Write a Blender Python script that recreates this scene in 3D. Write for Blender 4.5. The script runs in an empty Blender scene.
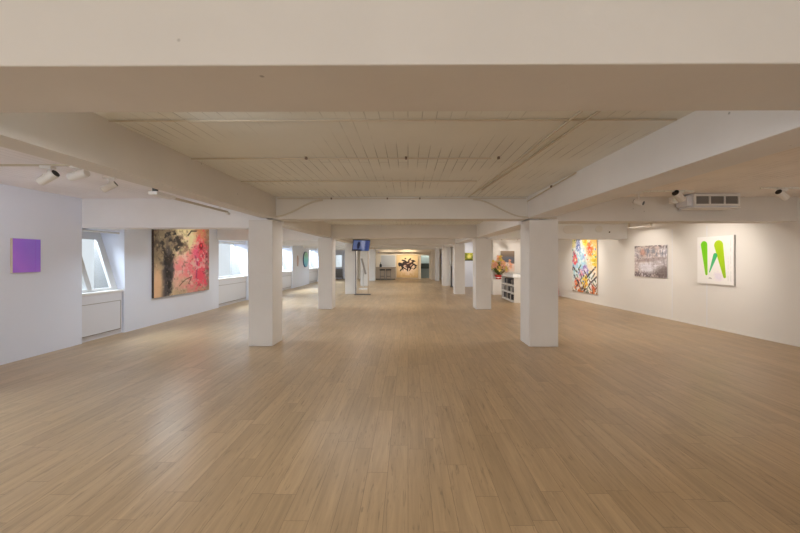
import bpy, bmesh, math, random
import numpy as np
from mathutils import Vector, Matrix

C = bpy.context.scene.collection
random.seed(7)
PI = math.pi
H = 1.5            # camera height
F = 350.0          # focal length in pixels of an 800 px wide frame

# ------------------------------------------------------------------ materials
def new_mat(name):
    m = bpy.data.materials.new(name); m.use_nodes = True
    nt = m.node_tree; b = nt.nodes['Principled BSDF']
    return m, nt, b

def mat(name, col, rough=.6, metal=0, bump=0, bscale=30, var=0, emit=None, spec=.5):
    m, nt, b = new_mat(name)
    b.inputs['Base Color'].default_value = (*col, 1)
    b.inputs['Roughness'].default_value = rough
    b.inputs['Metallic'].default_value = metal
    b.inputs['Specular IOR Level'].default_value = spec
    if emit:
        b.inputs['Emission Color'].default_value = (*col, 1); b.inputs['Emission Strength'].default_value = emit
    tc = nt.nodes.new('ShaderNodeTexCoord')
    if var:
        n = nt.nodes.new('ShaderNodeTexNoise'); n.inputs['Scale'].default_value = 1.7; n.inputs['Detail'].default_value = 5
        r = nt.nodes.new('ShaderNodeMapRange'); r.inputs['To Min'].default_value = 1-var; r.inputs['To Max'].default_value = 1+var
        mx = nt.nodes.new('ShaderNodeMix'); mx.data_type = 'RGBA'; mx.blend_type = 'MULTIPLY'; mx.inputs['Factor'].default_value = 1
        mx.inputs[6].default_value = (*col, 1)
        nt.links.new(tc.outputs['Object'], n.inputs['Vector']); nt.links.new(n.outputs['Fac'], r.inputs['Value'])
        nt.links.new(r.outputs['Result'], mx.inputs[7]); nt.links.new(mx.outputs[2], b.inputs['Base Color'])
    if bump:
        n2 = nt.nodes.new('ShaderNodeTexNoise'); n2.inputs['Scale'].default_value = bscale; n2.inputs['Detail'].default_value = 4
        bp = nt.nodes.new('ShaderNodeBump'); bp.inputs['Strength'].default_value = bump; bp.inputs['Distance'].default_value = .01
        nt.links.new(tc.outputs['Object'], n2.inputs['Vector']); nt.links.new(n2.outputs['Fac'], bp.inputs['Height'])
        nt.links.new(bp.outputs['Normal'], b.inputs['Normal'])
    return m

def painted_concrete(name, col, rough=.55):
    """white paint over rough concrete: patchy tone, pock marks"""
    m, nt, b = new_mat(name)
    b.inputs['Roughness'].default_value = rough
    tc = nt.nodes.new('ShaderNodeTexCoord')
    n = nt.nodes.new('ShaderNodeTexNoise'); n.inputs['Scale'].default_value = 1.1; n.inputs['Detail'].default_value = 6
    r = nt.nodes.new('ShaderNodeMapRange'); r.inputs['From Min'].default_value = .3; r.inputs['From Max'].default_value = .7
    r.inputs['To Min'].default_value = .93; r.inputs['To Max'].default_value = 1.04
    v = nt.nodes.new('ShaderNodeTexVoronoi'); v.inputs['Scale'].default_value = 3.3
    vr = nt.nodes.new('ShaderNodeMapRange'); vr.inputs['From Min'].default_value = .018; vr.inputs['From Max'].default_value = .035
    vr.inputs['To Min'].default_value = .55; vr.inputs['To Max'].default_value = 1
    mu = nt.nodes.new('ShaderNodeMath'); mu.operation = 'MULTIPLY'
    mx = nt.nodes.new('ShaderNodeMix'); mx.data_type = 'RGBA'; mx.blend_type = 'MULTIPLY'; mx.inputs['Factor'].default_value = 1
    mx.inputs[6].default_value = (*col, 1)
    n2 = nt.nodes.new('ShaderNodeTexNoise'); n2.inputs['Scale'].default_value = 14; n2.inputs['Detail'].default_value = 5
    bp = nt.nodes.new('ShaderNodeBump'); bp.inputs['Strength'].default_value = .14; bp.inputs['Distance'].default_value = .012
    L = nt.links.new
    L(tc.outputs['Object'], n.inputs['Vector']); L(tc.outputs['Object'], v.inputs['Vector']); L(tc.outputs['Object'], n2.inputs['Vector'])
    L(n.outputs['Fac'], r.inputs['Value']); L(v.outputs['Distance'], vr.inputs['Value'])
    L(r.outputs['Result'], mu.inputs[0]); L(vr.outputs['Result'], mu.inputs[1]); L(mu.outputs[0], mx.inputs[7])
    L(mx.outputs[2], b.inputs['Base Color']); L(n2.outputs['Fac'], bp.inputs['Height']); L(bp.outputs['Normal'], b.inputs['Normal'])
    return m

def slab_mat(name, col, seam=.55):
    """board-marked concrete soffit: long seams along Y, some showing and some painted out"""
    m, nt, b = new_mat(name)
    b.inputs['Roughness'].default_value = .6
    L = nt.links.new
    tc = nt.nodes.new('ShaderNodeTexCoord')
    mp = nt.nodes.new('ShaderNodeMapping'); mp.inputs['Rotation'].default_value = (0, 0, PI/2)
    br = nt.nodes.new('ShaderNodeTexBrick'); br.offset = .37
    br.inputs['Color1'].default_value = (1, 1, 1, 1); br.inputs['Color2'].default_value = (.95, .95, .95, 1); br.inputs['Mortar'].default_value = (seam, seam, seam, 1)
    br.inputs['Scale'].default_value = 1; br.inputs['Mortar Size'].default_value = .0045; br.inputs['Mortar Smooth'].default_value = .2
    br.inputs['Brick Width'].default_value = 1.9; br.inputs['Row Height'].default_value = .105
    n = nt.nodes.new('ShaderNodeTexNoise'); n.inputs['Scale'].default_value = 1.3; n.inputs['Detail'].default_value = 3
    r = nt.nodes.new('ShaderNodeMapRange'); r.inputs['From Min'].default_value = .43; r.inputs['From Max'].default_value = .62
    mixl = nt.nodes.new('ShaderNodeMix'); mixl.data_type = 'RGBA'; mixl.inputs[6].default_value = (1, 1, 1, 1)
    n3 = nt.nodes.new('ShaderNodeTexNoise'); n3.inputs['Scale'].default_value = .8; n3.inputs['Detail'].default_value = 6
    r3 = nt.nodes.new('ShaderNodeMapRange'); r3.inputs['From Min'].default_value = .3; r3.inputs['From Max'].default_value = .7
    r3.inputs['To Min'].default_value = .93; r3.inputs['To Max'].default_value = 1.04
    mx = nt.nodes.new('ShaderNodeMix'); mx.data_type = 'RGBA'; mx.blend_type = 'MULTIPLY'; mx.inputs['Factor'].default_value = 1
    mx.inputs[6].default_value = (*col, 1)
    mx2 = nt.nodes.new('ShaderNodeMix'); mx2.data_type = 'RGBA'; mx2.blend_type = 'MULTIPLY'; mx2.inputs['Factor'].default_value = 1
    bp = nt.nodes.new('ShaderNodeBump'); bp.inputs['Strength'].default_value = .6; bp.inputs['Distance'].default_value = .01
    L(tc.outputs['Object'], mp.inputs['Vector']); L(mp.outputs['Vector'], br.inputs['Vector'])
    L(tc.outputs['Object'], n.inputs['Vector']); L(n.outputs['Fac'], r.inputs['Value']); L(r.outputs['Result'], mixl.inputs['Factor'])
    L(br.outputs['Color'], mixl.inputs[7]); L(mixl.outputs[2], mx.inputs[7])
    L(tc.outputs['Object'], n3.inputs['Vector']); L(n3.outputs['Fac'], r3.inputs['Value'])
    L(mx.outputs[2], mx2.inputs[6]); L(r3.outputs['Result'], mx2.inputs[7]); L(mx2.outputs[2], b.inputs['Base Color'])
    L(mixl.outputs[2], bp.inputs['Height']); L(bp.outputs['Normal'], b.inputs['Normal'])
    return m

def floor_mat():
    m, nt, b = new_mat('oak_planks'); L = nt.links.new
    tc = nt.nodes.new('ShaderNodeTexCoord')
    def brick(c1, c2, mo):
        br = nt.nodes.new('ShaderNodeTexBrick'); br.offset = 0
        br.inputs['Color1'].default_value = c1; br.inputs['Color2'].default_value = c2; br.inputs['Mortar'].default_value = mo
        br.inputs['Scale'].default_value = 1; br.inputs['Mortar Size'].default_value = .0012; br.inputs['Mortar Smooth'].default_value = .1
        br.inputs['Brick Width'].default_value = 1.0; br.inputs['Row Height'].default_value = ROW; br.inputs['Bias'].default_value = 0
        L(cx.outputs['Vector'], br.inputs['Vector']); return br
    # every row starts at its own offset
    sx = nt.nodes.new('ShaderNodeSeparateXYZ'); L(tc.outputs['Object'], sx.inputs[0])
    def mth(op, a, b=None):
        q = nt.nodes.new('ShaderNodeMath'); q.operation = op
        for i, v in enumerate((a, b)):
            if v is None: continue
            if isinstance(v, (int, float)): q.inputs[i].default_value = v
            else: L(v, q.inputs[i])
        return q.outputs[0]
    row = mth('FLOOR', mth('DIVIDE', sx.outputs['X'], ROW))
    wn = nt.nodes.new('ShaderNodeTexWhiteNoise'); wn.noise_dimensions = '1D'; L(row, wn.inputs['W'])
    yy = mth('ADD', sx.outputs['Y'], mth('MULTIPLY', wn.outputs['Value'], 7.3))
    cx = nt.nodes.new('ShaderNodeCombineXYZ'); L(yy, cx.inputs['X']); L(sx.outputs['X'], cx.inputs['Y'])
    mp = cx
    br = brick((*FC1, 1), (*FC2, 1), (*FCM, 1))
    # per-plank random offset for the grain
    rb = brick((0, 0, 0, 1), (1, 1, 1, 1), (.5, .5, .5, 1))
    comb = nt.nodes.new('ShaderNodeVectorMath'); comb.operation = 'SCALE'; comb.inputs['Scale'].default_value = 37
    L(rb.outputs['Color'], comb.inputs[0])
    add = nt.nodes.new('ShaderNodeVectorMath'); add.operation = 'ADD'
    L(tc.outputs['Object'], add.inputs[0]); L(comb.outputs[0], add.inputs[1])
    gm = nt.nodes.new('ShaderNodeMapping'); gm.inputs['Scale'].default_value = (32, 1.7, 1); L(add.outputs[0], gm.inputs['Vector'])
    g = nt.nodes.new('ShaderNodeTexNoise'); g.inputs['Scale'].default_value = 1; g.inputs['Detail'].default_value = 7; g.inputs['Roughness'].default_value = .62
    g.inputs['Distortion'].default_value = .6
    L(gm.outputs[0], g.inputs['Vector'])
    gr = nt.nodes.new('ShaderNodeMapRange'); gr.inputs['From Min'].default_value = .32; gr.inputs['From Max'].default_value = .68
    gr.inputs['To Min'].default_value = .84; gr.inputs['To Max'].default_value = 1.12
    L(g.outputs['Fac'], gr.inputs['Value'])
    # broad streaks inside planks
    gm2 = nt.nodes.new('ShaderNodeMapping'); gm2.inputs['Scale'].default_value = (7, .8, 1); L(add.outputs[0], gm2.inputs['Vector'])
    g2 = nt.nodes.new('ShaderNodeTexNoise'); g2.inputs['Scale'].default_value = 1; g2.inputs['Detail'].default_value = 3; L(gm2.outputs[0], g2.inputs['Vector'])
    gr2 = nt.nodes.new('ShaderNodeMapRange'); gr2.inputs['From Min'].default_value = .3; gr2.inputs['From Max'].default_value = .7
    gr2.inputs['To Min'].default_value = .93; gr2.inputs['To Max'].default_value = 1.06; L(g2.outputs['Fac'], gr2.inputs['Value'])
    mu = nt.nodes.new('ShaderNodeMath'); mu.operation = 'MULTIPLY'; L(gr.outputs[0], mu.inputs[0]); L(gr2.outputs[0], mu.inputs[1])
    # dark hairline cracks and a few paler planks
    cm = nt.nodes.new('ShaderNodeMapping'); cm.inputs['Scale'].default_value = (55, 5, 1); L(add.outputs[0], cm.inputs['Vector'])
    cn = nt.nodes.new('ShaderNodeTexNoise'); cn.inputs['Scale'].default_value = 1; cn.inputs['Detail'].default_value = 4; cn.inputs['Distortion'].default_value = 1.2; L(cm.outputs[0], cn.inputs['Vector'])
    ck = nt.nodes.new('ShaderNodeMapRange'); ck.inputs['From Min'].default_value = .30; ck.inputs['From Max'].default_value = .40
    ck.inputs['To Min'].default_value = .66; ck.inputs['To Max'].default_value = 1; L(cn.outputs['Fac'], ck.inputs['Value'])
    pal = nt.nodes.new('ShaderNodeMapRange'); pal.inputs['From Min'].default_value = .86; pal.inputs['From Max'].default_value = .9
    pal.inputs['To Min'].default_value = 1; pal.inputs['To Max'].default_value = 1.13; L(rb.outputs['Color'], pal.inputs['Value'])
    allm = mth('MULTIPLY', mth('MULTIPLY', mu.outputs[0], ck.outputs[0]), pal.outputs[0])
    mx = nt.nodes.new('ShaderNodeMix'); mx.data_type = 'RGBA'; mx.blend_type = 'MULTIPLY'; mx.inputs['Factor'].default_value = 1
    L(br.outputs['Color'], mx.inputs[6]); L(allm, mx.inputs[7]); L(mx.outputs[2], b.inputs['Base Color'])
    # wear: patchy gloss
    w = nt.nodes.new('ShaderNodeTexNoise'); w.inputs['Scale'].default_value = 1.5; w.inputs['Detail'].default_value = 4
    L(tc.outputs['Object'], w.inputs['Vector'])
    wr = nt.nodes.new('ShaderNodeMapRange'); wr.inputs['To Min'].default_value = .27; wr.inputs['To Max'].default_value = .42
    L(w.outputs['Fac'], wr.inputs['Value']); L(wr.outputs[0], b.inputs['Roughness'])
    b.inputs['Specular IOR Level'].default_value = .7
    wm = nt.nodes.new('ShaderNodeMapping'); wm.inputs['Scale'].default_value = (9, 3, 1); L(tc.outputs['Object'], wm.inputs['Vector'])
    wv = nt.nodes.new('ShaderNodeTexNoise'); wv.inputs['Scale'].default_value = 1; wv.inputs['Detail'].default_value = 2; L(wm.outputs[0], wv.inputs['Vector'])
    ad = nt.nodes.new('ShaderNodeMath'); ad.operation = 'MULTIPLY_ADD'; ad.inputs[1].default_value = .25
    L(g.outputs['Fac'], ad.inputs[0]); L(wv.outputs['Fac'], ad.inputs[2])
    bp = nt.nodes.new('ShaderNodeBump'); bp.inputs['Strength'].default_value = .28; bp.inputs['Distance'].default_value = .004
    L(ad.outputs[0], bp.inputs['Height']); L(bp.outputs['Normal'], b.inputs['Normal'])
    return m
ROW = .142
FC1 = (.46, .32, .18); FC2 = (.385, .265, .145); FCM = (.17, .11, .06)

def paint_mat(name, rough=.5, emit=0):
    m, nt, b = new_mat(name)
    a = nt.nodes.new('ShaderNodeAttribute'); a.attribute_name = 'paint'
    nt.links.new(a.outputs['Color'], b.inputs['Base Color'])
    b.inputs['Roughness'].default_value = rough
    if emit:
        nt.links.new(a.outputs['Color'], b.inputs['Emission Color']); b.inputs['Emission Strength'].default_value = emit
    return m

def glass_mat():
    m = bpy.data.materials.new('window_glass'); m.use_nodes = True; nt = m.node_tree; nt.nodes.clear()
    o = nt.nodes.new('ShaderNodeOutputMaterial'); t = nt.nodes.new('ShaderNodeBsdfTransparent'); g = nt.nodes.new('ShaderNodeBsdfGlossy')
    t.inputs['Color'].default_value = (.95, .97, .97, 1); g.inputs['Roughness'].default_value = .03
    mx = nt.nodes.new('ShaderNodeMixShader')
    mx.inputs[0].default_value = .05; nt.links.new(t.outputs[0], mx.inputs[1]); nt.links.new(g.outputs[0], mx.inputs[2])
    nt.links.new(mx.outputs[0], o.inputs['Surface']); return m

M = dict(
    wall=mat('white_wall_daylit', (.79, .835, .95), .6, bump=.08, bscale=60, var=.02),  # white paint with the cool daylight of the window side tinted in
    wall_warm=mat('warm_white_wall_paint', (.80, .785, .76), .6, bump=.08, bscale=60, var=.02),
    beige=mat('beige_wall_paint', (.72, .64, .52), .6, var=.03),
    beam=painted_concrete('painted_concrete', (.73, .705, .665)),
    beam_lit=painted_concrete('painted_concrete_lit', (.87, .88, .90)),  # brighter copy of the beam paint, side light put into the colour
    pillar=painted_concrete('pillar_paint', (.76, .745, .725), .5),
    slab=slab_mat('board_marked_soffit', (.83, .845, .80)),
    slab_daylit=slab_mat('board_marked_soffit_daylit', (.93, .90, .92), .75),  # lighter copy of the slab, daylight on the window aisle painted in
    slab_lit_pink=slab_mat('board_marked_soffit_lit_pink', (.92, .88, .84), .6),  # lighter pinkish copy of the slab, this aisle's brightness painted in
    floor=floor_mat(),
    white=mat('white_enamel', (.82, .81, .79), .4),
    frame=mat('window_frame_paint', (.70, .70, .69), .45),
    offwhite=mat('off_white_panel', (.73, .74, .79), .5),
    reveal_shade=mat('reveal_shade_grey', (.21, .205, .20), .8),  # dark grey standing in for shade on the outer reveals
    gap=mat('shadow_gap', (.16, .14, .13), .8),
    conduit=mat('painted_conduit', (.62, .56, .46), .6),
    cable=mat('beige_cable', (.62, .56, .48), .5),
    clip=mat('rusty_clip', (.16, .11, .08), .7),
    black=mat('black_plastic', (.02, .02, .022), .4),
    dark=mat('dark_grey_metal', (.08, .08, .085), .4, .3),
    grille=mat('grille_grey', (.30, .28, .26), .5),
    steel=mat('brushed_steel', (.55, .55, .54), .35, .8),
    glass=glass_mat(),
    lens=mat('lamp_lens', (1, .93, .82), .3, emit=3),
    canvas_edge=mat('raw_canvas_edge', (.62, .53, .45), .8),
    dark_edge=mat('dark_canvas_edge', (.07, .05, .045), .8),
    white_edge=mat('white_canvas_edge', (.58, .57, .57), .8),
    gold_frame=mat('pale_gold_frame', (.60, .47, .27), .45, .2),
    paint=paint_mat('artwork_paint'), screen=paint_mat('screen_image', .2, .35),
    wood=mat('pale_wood', (.55, .42, .30), .5, var=.08),
    counter_top=mat('grey_brown_top', (.36, .30, .25), .4),
    shelf_inside=mat('shelf_inside', (.25, .20, .17), .7),
    leaf=mat('leaf_green', (.16, .22, .05), .6, var=.2),
    petal=mat('peach_petal', (.85, .52, .36), .6, var=.15),
    petal_yellow=mat('yellow_petal', (.75, .60, .15), .6, var=.15),
    red=mat('red_wrap', (.60, .05, .04), .4),
    pink=mat('pink_ceramic', (.70, .38, .38), .5),
    paper=mat('white_paper', (.85, .85, .86), .7),
    lilac=mat('lilac_plastic', (.36, .18, .62), .5),
    green_glass=mat('pale_green_wall', (.42, .50, .47), .5),
    dark_green=mat('dark_green_desk', (.05, .07, .06), .5),
    amber=mat('beige_laminate', (.50, .42, .33), .6),
)

# ------------------------------------------------------------------ mesh helpers
def box(bm, x0, x1, y0, y1, z0, z1):
    vs = [bm.verts.new((x, y, z)) for x in (x0, x1) for y in (y0, y1) for z in (z0, z1)]
    for f in ((0,1,3,2), (4,6,7,5), (0,4,5,1), (2,3,7,6), (0,2,6,4), (1,5,7,3)):
        bm.faces.new([vs[i] for i in f])

def hexa(bm, pts):
    """eight points: bottom four ccw, top four ccw"""
    vs = [bm.verts.new(p) for p in pts]
    for f in ((3,2,1,0), (4,5,6,7), (0,1,5,4), (1,2,6,5), (2,3,7,6), (3,0,4,7)):
        bm.faces.new([vs[i] for i in f])

def tube(bm, pts, r, n=10, caps=True):
    pts = [Vector(p) for p in pts]; rings = []
    for i, p in enumerate(pts):
        d = (pts[min(i+1, len(pts)-1)] - pts[max(i-1, 0)]).normalized()
        u = d.cross(Vector((0, 0, 1)) if abs(d.z) < .95 else Vector((1, 0, 0))).normalized(); v = d.cross(u)
        rr = r[i] if isinstance(r, (list, tuple)) else r
        rings.append([bm.verts.new(p + (u*math.cos(a) + v*math.sin(a))*rr) for a in (2*PI*k/n for k in range(n))])
    for a, b in zip(rings, rings[1:]):
        for k in range(n):
            bm.faces.new((a[k], a[(k+1) % n], b[(k+1) % n], b[k]))
    if caps:
        bm.faces.new(rings[0][::-1]); bm.faces.new(rings[-1])

def link(name, bm, m, parent=None, bevel=0, smooth=False, loc=None, rot=None):
    bmesh.ops.recalc_face_normals(bm, faces=bm.faces)
    me = bpy.data.meshes.new(name); bm.to_mesh(me); bm.free()
    if smooth:
        for p in me.polygons: p.use_smooth = True
    me.materials.append(M[m] if isinstance(m, str) else m)
    o = bpy.data.objects.new(name, me); C.objects.link(o)
    if parent: o.parent = parent
    if loc: o.location = loc
    if rot: o.rotation_euler = rot
    if bevel:
        md = o.modifiers.new('bevel', 'BEVEL'); md.width = bevel; md.segments = 2; md.limit_method = 'ANGLE'
    if smooth and bevel == 0:
        try:
            md = o.modifiers.new('split', 'EDGE_SPLIT'); md.split_angle = math.radians(40)
        except Exception: pass
    return o

def B(*boxes):
    bm = bmesh.new()
    for b in boxes: box(bm, *b)
    return bm
def T(pts, r, n=10):
    bm = bmesh.new(); tube(bm, pts, r, n); return bm

def tag(o, label=None, cat=None, group=None, kind=None):
    if label: o['label'] = label
    if cat: o['category'] = cat
    if group: o['group'] = group
    if kind: o['kind'] = kind
    return o
def struct(name, bm, m, label, cat, bevel=0, group=None):
    return tag(link(name, bm, m, bevel=bevel), label, cat, group, 'structure')
def thing(name, label, cat, loc=(0, 0, 0), rz=0, group=None):
    o = bpy.data.objects.new(name, None); o.empty_display_size = .1; C.objects.link(o)
    o.location = loc; o.rotation_euler = (0, 0, rz)
    return tag(o, label, cat, group)
def copy_tree(o, parent=None):
    c = o.copy(); C.objects.link(c); c.parent = parent
    if parent is None: pass
    for ch in list(o.children): copy_tree(ch, c)
    return c

# ------------------------------------------------------------------ the shell
YB, YE = -5.0, 25.2           # wall behind the photographer, far wall
XL = -5.70                    # inner face of the window wall
S1, S2 = H+1.04, H+.975       # soffit in the first bays, soffit further on
def XR(y): return 6.61 - .081*(y - 5.9)     # the long wall opposite the windows runs slightly inwards

struct('floor', B((-6.6, 8.0, YB-.3, YE+1.2, -.12, 0)), 'floor', 'pale oak plank floor running the length of the gallery', 'floor')
struct('ceiling_window_aisle', B((-6.6, -2.4, YB-.3, 6.1, S1, S1+.25)), 'slab_daylit', 'board-marked soffit over the window aisle, daylight put into its colour', 'ceiling')
struct('ceiling_painting_aisle', B((2.2, 8.0, YB-.3, 6.1, S1, S1+.25)), 'slab_lit_pink', 'pinkish soffit over the painting wall aisle, coloured lighter as if lit', 'ceiling')
struct('ceiling', B((-2.4, 2.2, YB-.3, 6.1, S1, S1+.25)), 'slab', 'board-marked cream soffit nearest the camera', 'ceiling')
struct('ceiling_far', B((-6.6, 8.0, 6.1, YE+1.2, S2, S2+.3)), 'slab', 'board-marked cream soffit beyond the first pillars', 'ceiling')

# pillars: x0, x1 of the front face and y of the front face
PILL = {}
def pillar(name, side, y, x0, x1, label, z=S1):
    PILL[(side, y)] = (x0, x1)
    struct('pillar', B((x0, x1, y, y+.47, 0, z-.35)), 'pillar', label, 'pillar', bevel=.006, group='square white pillars')
pl = [(1.20, -2.72, -2.30), (5.93, -2.71, -2.30), (10.23, -2.63, -2.22), (14.53, -2.62, -2.18), (18.83, -2.56, -2.14), (23.1, -2.56, -2.17)]
pr = [(1.20, 2.05, 2.54), (5.93, 2.05, 2.54), (10.23, 1.98, 2.43), (14.53, 1.94, 2.36), (18.83, 1.86, 2.26), (23.1, 1.81, 2.07)]
nth = ['nearest', 'second nearest', 'third', 'fourth', 'fifth']
for i, (y, a, b) in enumerate(pl):
    lab = 'square white pillar on the window side, just behind the camera beam' if i == 0 else \
        f'square white pillar, {nth[i-1]} in the row on the window side'
    pillar('pillar', 'L', y, a, b, lab, H+1.0 if i == 1 else H+.94)
for i, (y, a, b) in enumerate(pr):
    lab = 'square white pillar on the painting wall side, just behind the camera beam' if i == 0 else \
        f'square white pillar, {nth[i-1]} in the row on the side with the bookshelf'
    pillar('pillar', 'R', y, a, b, lab, H+1.0 if i == 1 else H+.94)

# cross beams of the middle bay
struct('beam', B((-6.3, 8, 1.23, 1.63, H+.68, S1+.02)), 'beam', 'broad cross beam spanning the whole width overhead', 'beam', bevel=.006)
for i, (y, zb, zt) in enumerate([(5.95, .665, S1), (10.25, .59, S2), (14.55, .575, S2), (18.85, .57, S2), (23.12, .57, S2)]):
    struct('beam', B((-2.30, 2.05, y, y+.40, H+zb, zt+.02)), 'beam', f'cream cross beam between the {nth[i]} pair of pillars', 'beam', bevel=.005)
# cross beams in the outer bays
for i, (y, w) in enumerate([(6.08, 'first'), (10.42, 'second'), (14.7, 'third'), (19.0, 'fourth'), (23.2, 'fifth')]):
    struct('beam', B((-5.72 if i else -5.72, -2.45, y, y+.36, H+.53, S1+.02)), 'beam_lit', f'low white cross beam over the window aisle, {w} from the camera', 'beam', bevel=.005)
struct('beam', B((-6.25, -5.72, 6.08, 6.44, H+.53, S1+.02)), 'beam_lit', 'end of the white cross beam inside the window recess', 'beam')
struct('beam', B((2.36, 6.62, 5.98, 6.36, H+.625, S1+.02)), 'beam', 'cream cross beam behind the wall-mounted air conditioner', 'beam', bevel=.005)
bb = tag(link('beam', B((2.30, 6.36, 10.05, 10.5, H+.55, S2+.02)), 'beam_lit', bevel=.006), 'white boxed cross beam with an oval plate above the floral painting', 'beam', None, 'structure')
# plate on the boxed beam
bm = bmesh.new()
n = 24; x0, x1, zc, r = 4.44, 5.02, H+.815, .115
pts = []
for k in range(n+1):
    a = PI/2 + PI*k/n; pts.append((x0+r+r*math.cos(a), zc+r*math.sin(a)))
for k in range(n+1):
    a = -PI/2 + PI*k/n; pts.append((x1-r+r*math.cos(a), zc+r*math.sin(a)))
f0 = [bm.verts.new((x, 10.035, z)) for x, z in pts]; f1 = [bm.verts.new((x, 10.052, z)) for x, z in pts]
bm.faces.new(f0); bm.faces.new(f1[::-1])
for k in range(len(pts)):
    j = (k+1) % len(pts); bm.faces.new((f0[k], f0[j], f1[j], f1[k]))
link('cover_plate', bm, 'white', bb, bevel=.004)
for px, pz, r in ((5.46, .83, .035), (5.76, .74, .022)):
    link('bolt_hole', T([(px, 10.04, H+pz), (px, 10.052, H+pz)], r, 14), 'gap', bb)
link('collar_ring', T([(5.46, 10.035, H+.83), (5.46, 10.051, H+.83)], .10, 24), 'white', bb, bevel=.003)

# longitudinal beams
ys = [1.63] + [p[0] for p in pl[1:]] + [YE]
for i in range(6):
    y0, y1 = ys[i] + (0 if i == 0 else .40), ys[i+1]+ (.02 if i < 5 else 0)
    zt = S1 if i == 0 else S2
    zb = .68 if i == 0 else (.60 if i < 3 else .58)
    w = ['nearest the camera', 'past the first pillars', 'past the second pillars', 'past the third pillars', 'past the fourth pillars', 'at the far end'][i]
    struct('beam', B((-2.49, -2.25, y0, y1, H+zb, zt+.02)), 'beam', f'long cream beam over the window side pillars, {w}', 'beam', bevel=.005)
    xi = [2.03, 2.0, 1.96, 1.94, 1.88, 1.83][i]
    struct('beam', B((xi, xi+.36, y0, y1, H+zb, zt+.02)), 'beam_lit', f'long white beam on the bookshelf side, {w}', 'beam', bevel=.005)

# left wall: solid lengths and window recesses between
def wl(y0, y1, label):
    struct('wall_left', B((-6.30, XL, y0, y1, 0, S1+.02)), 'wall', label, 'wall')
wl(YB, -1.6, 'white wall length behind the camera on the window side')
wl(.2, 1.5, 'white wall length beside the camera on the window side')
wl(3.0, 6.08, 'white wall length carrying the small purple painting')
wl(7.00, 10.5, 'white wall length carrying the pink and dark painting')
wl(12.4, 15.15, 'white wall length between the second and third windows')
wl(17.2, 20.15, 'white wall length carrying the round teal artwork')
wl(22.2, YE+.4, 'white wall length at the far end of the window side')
ZS, ZH = .87, H+.53     # sill height, window head height
def xg(z): return -5.84 - (z-ZS)*.31      # leaning glass plane
def window(idx, y0, y1, bars, label, fw=.07, thin=False, hd=.06):
    w = thing(f'window_{idx}', label, 'window', (0, 0, 0)); w['kind'] = 'structure'
    # wall above head and below the sill belong to the recess
    link('head_panel', B((-6.3, -5.78, y0, y1, ZH, S1+.02)), 'wall', w)
    link('radiator_cover', B((-6.3, -5.73, y0+.03, y1-.03, .09, ZS-.04), (-6.3, -5.76, y0, y1, 0, .09)), 'offwhite', w)
    link('shadow_joint', B((-5.735, -5.727, y0+.03, y1-.06, .655, .665), (-5.735, -5.727, y0+.03, y1-.06, .088, .105), (-5.735, -5.7272, y1-.07, y1-.06, .1, .655)), 'grille', w)
    link('sill', B((-6.3, -5.715, y0, y1, ZS-.04, ZS)), 'white', w, bevel=.004)
    # frame, leaning outwards towards the top
    def bar(bm, ya, yb, z0, z1, t=.05):
        hexa(bm, [(xg(z0)-t, ya, z0), (xg(z0), ya, z0), (xg(z0), yb, z0), (xg(z0)-t, yb, z0),
                  (xg(z1)-t, ya, z1), (xg(z1), ya, z1), (xg(z1), yb, z1), (xg(z1)-t, yb, z1)])
    bm = bmesh.new()
    bar(bm, y0, y1, ZS, ZS+.05); bar(bm, y0, y1, ZH-hd, ZH)
    bar(bm, y0, y0+fw, ZS+.05, ZH-hd); bar(bm, y1-fw, y1, ZS+.05, ZH-hd)
    for yb, bw in bars: bar(bm, yb-bw/2, yb+bw/2, ZS+.05, ZH-hd)
    link('window_frame', bm, 'dark' if thin else 'frame', w)
    bm = bmesh.new()
    z0, z1 = ZS+.03, ZH-.03
    v = [bm.verts.new(p) for p in ((xg(z0)-.025, y0+.02, z0), (xg(z0)-.025, y1-.02, z0), (xg(z1)-.025, y1-.02, z1), (xg(z1)-.025, y0+.02, z1))]
    bm.faces.new(v); link('pane', bm, 'glass', w)
    for ya, yb in ((y0, y0+.012), (y1-.012, y1)):       # added dark cheeks, dimming the lamp-lit reveals outside the glass
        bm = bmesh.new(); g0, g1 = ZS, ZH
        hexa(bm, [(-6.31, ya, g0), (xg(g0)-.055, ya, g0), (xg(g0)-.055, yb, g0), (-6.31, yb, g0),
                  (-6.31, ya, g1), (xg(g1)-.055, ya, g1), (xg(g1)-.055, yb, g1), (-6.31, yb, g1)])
        link('shade_cheek', bm, 'reveal_shade', w)
    link('shade_sill', B((-6.31, -5.90, y0+.012, y1-.012, ZS, ZS+.01)), 'reveal_shade', w)  # added dark strip, dimming the lamp-lit ledge outside
    link('blind_rail', T([(-5.80, y0+.02, ZH-.035), (-5.80, y1-.02, ZH-.035)], .018, 8), 'frame', w)
    return w
window(1, 6.08, 7.00, [(6.40, .10), ], 'bright window nearest the purple painting, its frame leaning outwards', .13, hd=.17)
window(2, 10.5, 12.4, [], 'bright window just beyond the pink and dark painting', .03)
window(3, 15.15, 17.2, [(16.5, .035)], 'bright window just before the round teal artwork', .05)
window(4, 20.15, 22.2, [(21.2, .05)], 'bright window just beyond the round teal artwork', .05)
window(5, 1.5, 3.0, [(2.25, .06)], 'window beside the camera, before the purple painting', .06)
window(6, -1.6, .2, [(-.7, .06)], 'window behind the camera on the long side', .06)
struct('trim_1', B((-5.72, -5.705, 2.98, 3.0, 0, .01)), 'white', 'small floor trim by the side window', 'trim')

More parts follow.
